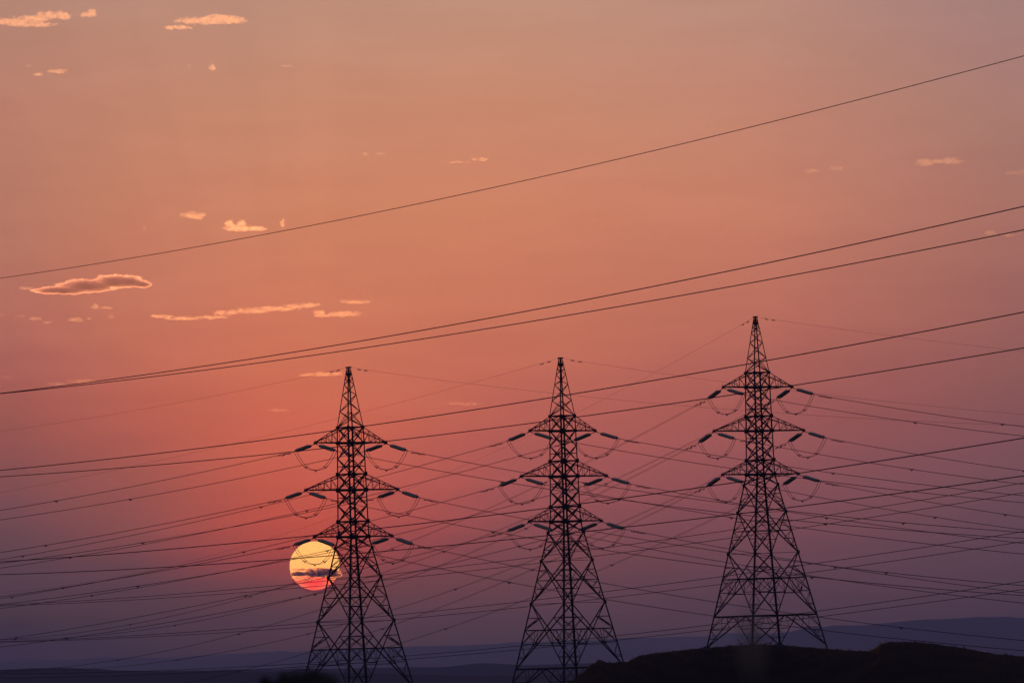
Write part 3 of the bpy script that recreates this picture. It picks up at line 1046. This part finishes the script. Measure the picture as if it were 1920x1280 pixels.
# ================================================================ nearer single-cable lines
LINE_A = dict(D=300.2861, az=-62.3465, w=(4.01, 5.1723, 4.5853), c=[
    (17.4626, 0.0155, 2.1516), (18.1431, 0.0127, 1.8622), (12.7115, 0.0158, 1.954), (12.8002, 0.0138, 1.9242),
    (7.2413, 0.0177, 1.9449), (6.6032, 0.0178, 2.0091), (24.9838, 0.0146, 2.4409)], r=(0.0245, 0.018))
LINE_B = dict(D=600.0126, az=-60.5892, w=(3.9544, 4.9298, 4.2466), c=[
    (9.9962, 0.0291, 1.3572), (10.0107, 0.0299, 1.3933), (5.486, 0.0295, 1.3681), (5.5921, 0.0307, 1.3644),
    (0.9961, 0.0283, 1.6224), (1.0771, 0.0313, 1.3694)], r=(0.029, 0.02))
LAB_A = ['upper thick cable of the twin pair that meets at the left edge in mid sky',
         'lower thick cable of the twin pair meeting at the left edge in mid sky',
         'thick cable rising right past the peak of the rightmost pylon',
         "thick cable rising right past the rightmost pylon's top arm",
         "thick cable rising right past the rightmost pylon's bottom arm",
         "thick cable passing just over the sun and below the rightmost pylon's bottom arm",
         'topmost single cable, crossing the open sky far above the pylons']
LAB_B = ['upper cable of the uppermost slim pair, passing behind the lower half of the pylons',
         'lower cable of the uppermost slim pair, passing behind the lower half of the pylons',
         'upper cable of the middle slim pair low across the picture',
         'lower cable of the middle slim pair low across the picture',
         'upper cable of the lowest slim pair, just over the distant hills',
         'lower cable of the lowest slim pair, just over the distant hills']
for ln, labs, t0, t1 in ((LINE_A, LAB_A, -190, 110), (LINE_B, LAB_B, -330, 200)):
    az = R(ln['az'])
    h, u = Vector((math.cos(az), math.sin(az), 0)), Vector((-math.sin(az), math.cos(az), 0))
    for k, (z0, a, b) in enumerate(ln['c']):
        w = 0 if k == 6 else ln['w'][k // 2] * (-1 if k % 2 == 0 else 1)
        o0 = Vector((0, ln['D'], z0)) + u * w
        m = MB()
        m.tube([h * t + Vector((0, 0, a * t + b * 1e-4 * t * t)) for t in [t0 + (t1 - t0) * i / 90.0 for i in range(91)]], ln['r'][1 if k == 6 else 0], 6)
        c = m.build('single_cable', WIRE, None, True)
        c.location = o0
        tag(c, labs[k], 'power cable', 'single cables crossing the whole view')

# ================================================================ perched birds
def perched_bird(loc, rz, hgt, label):
    root = empty('bird', loc, rz)
    m = MB()
    s = hgt / 0.62
    prof = [(0.06, -0.06, 0.02), (0.10, -0.03, 0.05), (0.17, -0.01, 0.085), (0.26, 0.0, 0.115), (0.35, 0.01, 0.12), (0.43, 0.02, 0.10), (0.49, 0.03, 0.07), (0.53, 0.045, 0.066), (0.575, 0.05, 0.06), (0.61, 0.045, 0.03)]
    m.tube([(y * s, 0, z * s) for z, y, r in prof], [r * s for z, y, r in prof], 10)
    # beak and tail grow from the same body
    m.tube([(0.10 * s, 0, 0.57 * s), (0.135 * s, 0, 0.555 * s)], [0.02 * s, 0.005 * s], 6)
    m.tube([(-0.05 * s, 0, 0.16 * s), (-0.09 * s, 0, 0.02 * s), (-0.11 * s, 0, -0.10 * s)], [0.06 * s, 0.05 * s, 0.035 * s], 6)
    m.build('body', FEATH, root, True)
    for sy in (-1, 1):
        w = MB()
        w.tube([(0.0, sy * 0.10 * s, 0.44 * s), (-0.03 * s, sy * 0.125 * s, 0.30 * s), (-0.07 * s, sy * 0.08 * s, 0.08 * s)], [0.035 * s, 0.05 * s, 0.015 * s], 7)
        w.build('wing', FEATH, root, True)
        l = MB()
        l.tube([(0, sy * 0.04 * s, 0.12 * s), (0.005, sy * 0.04 * s, 0.0)], [0.03 * s, 0.014 * s], 6)
        l.tube([(-0.03 * s, sy * 0.04 * s, 0.008), (0.06 * s, sy * 0.04 * s, 0.004)], 0.012 * s, 5)
        l.build('leg', FEATH, root)
    tag(root, label, 'bird', 'birds perched on the pylons')
    return root


def on_base(ti, f, s_, t_leg, frac):
    """world point on a horizontal redundant of the lower base panel"""
    a, b = FACES[f]
    A0, A1, B1, B0 = cor(*a, 34.4), cor(*a, 43.5), cor(*b, 43.5), cor(*b, 34.4)
    if s_: A0, A1, B0, B1 = B0, B1, A0, A1
    tx = half(34.4) / (half(34.4) + half(43.5))
    C = lerp(A0, B1, tx)
    p = lerp(lerp(A0, A1, t_leg), lerp(C, A1, (t_leg - tx) / (1 - tx)), frac)
    mw = Matrix.Translation((T_POS[ti][0], T_POS[ti][1], T_POS[ti][2] - T_H)) @ Matrix.Rotation(T_PHI[ti], 4, 'Z')
    return mw @ (p + Vector((0, 0, 0.05)))


perched_bird(on_base(1, 3, 1, 0.62, 0.45), R(200), 0.74, "dark bird perched on a brace low on the middle pylon's left side")
perched_bird(on_base(2, 0, 1, 0.62, 0.5), R(20), 0.72, "dark bird perched on a brace low on the rightmost pylon's right side")

# ================================================================ foreground, out of focus
def shrub(name, base, rx, rz, n, leaf, label, rnd, twigs=12):
    root = empty(name, base)
    m = MB()
    for i in range(twigs):
        a = rnd.uniform(0, 6.28); q = rnd.random() ** 0.5
        top = Vector((math.cos(a) * q * rx * 0.9, math.sin(a) * q * rx * 0.7, rz * (1 - 0.5 * q * q) * rnd.uniform(0.75, 1)))
        m.tube([Vector((top.x * 0.15, top.y * 0.15, -0.03)), top * 0.55 + Vector((0, 0, rz * 0.08)), top], [rx * 0.02, rx * 0.014, rx * 0.006], 5)
    m.build('stem', TWIG, root)
    m = MB()
    for i in range(n):
        a = rnd.uniform(0, 6.28); q = rnd.random() ** 0.5
        zz = rz * math.sqrt(max(0, 1 - q * q)) * rnd.uniform(0.35, 1.0)
        c = Vector((math.cos(a) * q * rx, math.sin(a) * q * rx * 0.8, zz))
        c += Vector((rnd.gauss(0, 1), rnd.gauss(0, 1), rnd.gauss(0, 1))) * (rx * 0.04)
        d = Vector((rnd.gauss(0, 1), rnd.gauss(0, 1), rnd.gauss(0.5, 1))).normalized()
        e = d.orthogonal().normalized() * (leaf * 0.3)
        L = d * leaf * rnd.uniform(0.6, 1.2)
        m.add([c, c + L * 0.5 + e, c + L, c + L * 0.5 - e], [(0, 1, 2, 3)])
    m.build('foliage', LEAF, root)
    tag(root, label, 'shrub')
    return root


def mound_at(x, y, D):
    return ray(x, y) * D


rnd = random.Random(11)
b0 = mound_at(574, 1294, 24.0)
shrub('shrub', b0, 0.150, 0.082, 900, 0.020, 'dark out-of-focus shrub at the bottom edge in front of the leftmost pylon', rnd)
b1 = mound_at(497, 1292, 27.0)
shrub('shrub', b1, 0.032, 0.056, 420, 0.016, 'small dark block of brush at the bottom edge left of the leftmost pylon', rnd, 6)
# earth bank that carries them, rising from the ground in front of the camera
m = MB()
for i in range(33):
    for j in range(17):
        x = (i - 16) / 16.0; yv = (j - 8) / 8.0
        r2 = x * x + yv * yv
        zz = -1.75 + 1.62 * math.exp(-1.9 * r2) + 0.05 * fbm((x * 3, yv * 3, 2.2), 3)
        m.v.append((-0.95 + x * 2.6, 25.2 + yv * 4.0, zz))
for i in range(32):
    for j in range(16):
        a = i * 17 + j
        m.f.append((a, a + 17, a + 18, a + 1))
tag(m.build('earth_bank', SOIL, None, True), kind='structure')

# dry grass stalk close to the camera
gx = mound_at(1410, 1160, 6.2)
root = empty('grass_stalk', (gx.x - 0.05, gx.y, ground_z(gx.x, gx.y)))
z0 = ground_z(gx.x, gx.y)
top = Vector((0.05, 0, gx.z - z0 + 0.008))
m = MB()
m.tube([(0, 0, 0), (0.018, 0, top.z * 0.45), (0.042, 0, top.z * 0.8), (top.x, 0, top.z - 0.05)], [0.0022, 0.0018, 0.0013, 0.001], 6)
m.build('stem', STRAW, root)
m = MB()
rg = random.Random(5)
for i in range(130):
    t = rg.random()
    c = Vector((top.x - 0.002, 0, top.z - 0.062 + 0.057 * t))
    a = rg.uniform(0, 6.28)
    d = Vector((math.cos(a) * 0.6, math.sin(a) * 0.6, 1)).normalized()
    L = 0.016 * (1.15 - 0.6 * t)
    m.tube([c, c + d * L * 0.5, c + d * L], [0.0006, 0.0017, 0.0003], 5)
m.build('seed_head', STRAW, root)
for i in range(3):
    m = MB()
    a = i * 2.1
    m.tube([(0, 0, 0.0), (math.cos(a) * 0.08, math.sin(a) * 0.08, 0.22), (math.cos(a) * 0.2, math.sin(a) * 0.2, 0.3)], [0.002, 0.0025, 0.0005], 4)
    m.build('blade', STRAW, root)
tag(root, 'blurred pale grass stalk close to the camera in front of the rightmost pylon base', 'grass stalk')

# dark bush on the slope under the right pylon
d = ray(1563, 1266)
shrub('shrub', d * 792, 0.75, 1.1, 1500, 0.14, 'low dark bush on the hill slope below the rightmost pylon', random.Random(3))

# ================================================================ haze
HZ = bpy.data.materials.new('dusk_haze')
HZ.use_nodes = True
_n, _l = HZ.node_tree.nodes, HZ.node_tree.links
_n.clear()
_v = _n.new('ShaderNodeVolumePrincipled')
_v.inputs['Color'].default_value = (*HZ_COL, 1)
_v.inputs['Absorption Color'].default_value = (1, 1, 1, 1)
_v.inputs['Density'].default_value = HZ_DENS
_v.inputs['Anisotropy'].default_value = 0.0
_o = _n.new('ShaderNodeOutputMaterial')
_l.new(_v.outputs[0], _o.inputs['Volume'])
HZ.cycles.homogeneous_volume = True
m = MB()
m.box((0, 0, (HZ_TOP - 75) / 2), (40000, 0, 0), (0, 40000, 0), (0, 0, (HZ_TOP + 75) / 2))
hz = m.build('haze', HZ)
tag(hz, kind='stuff')
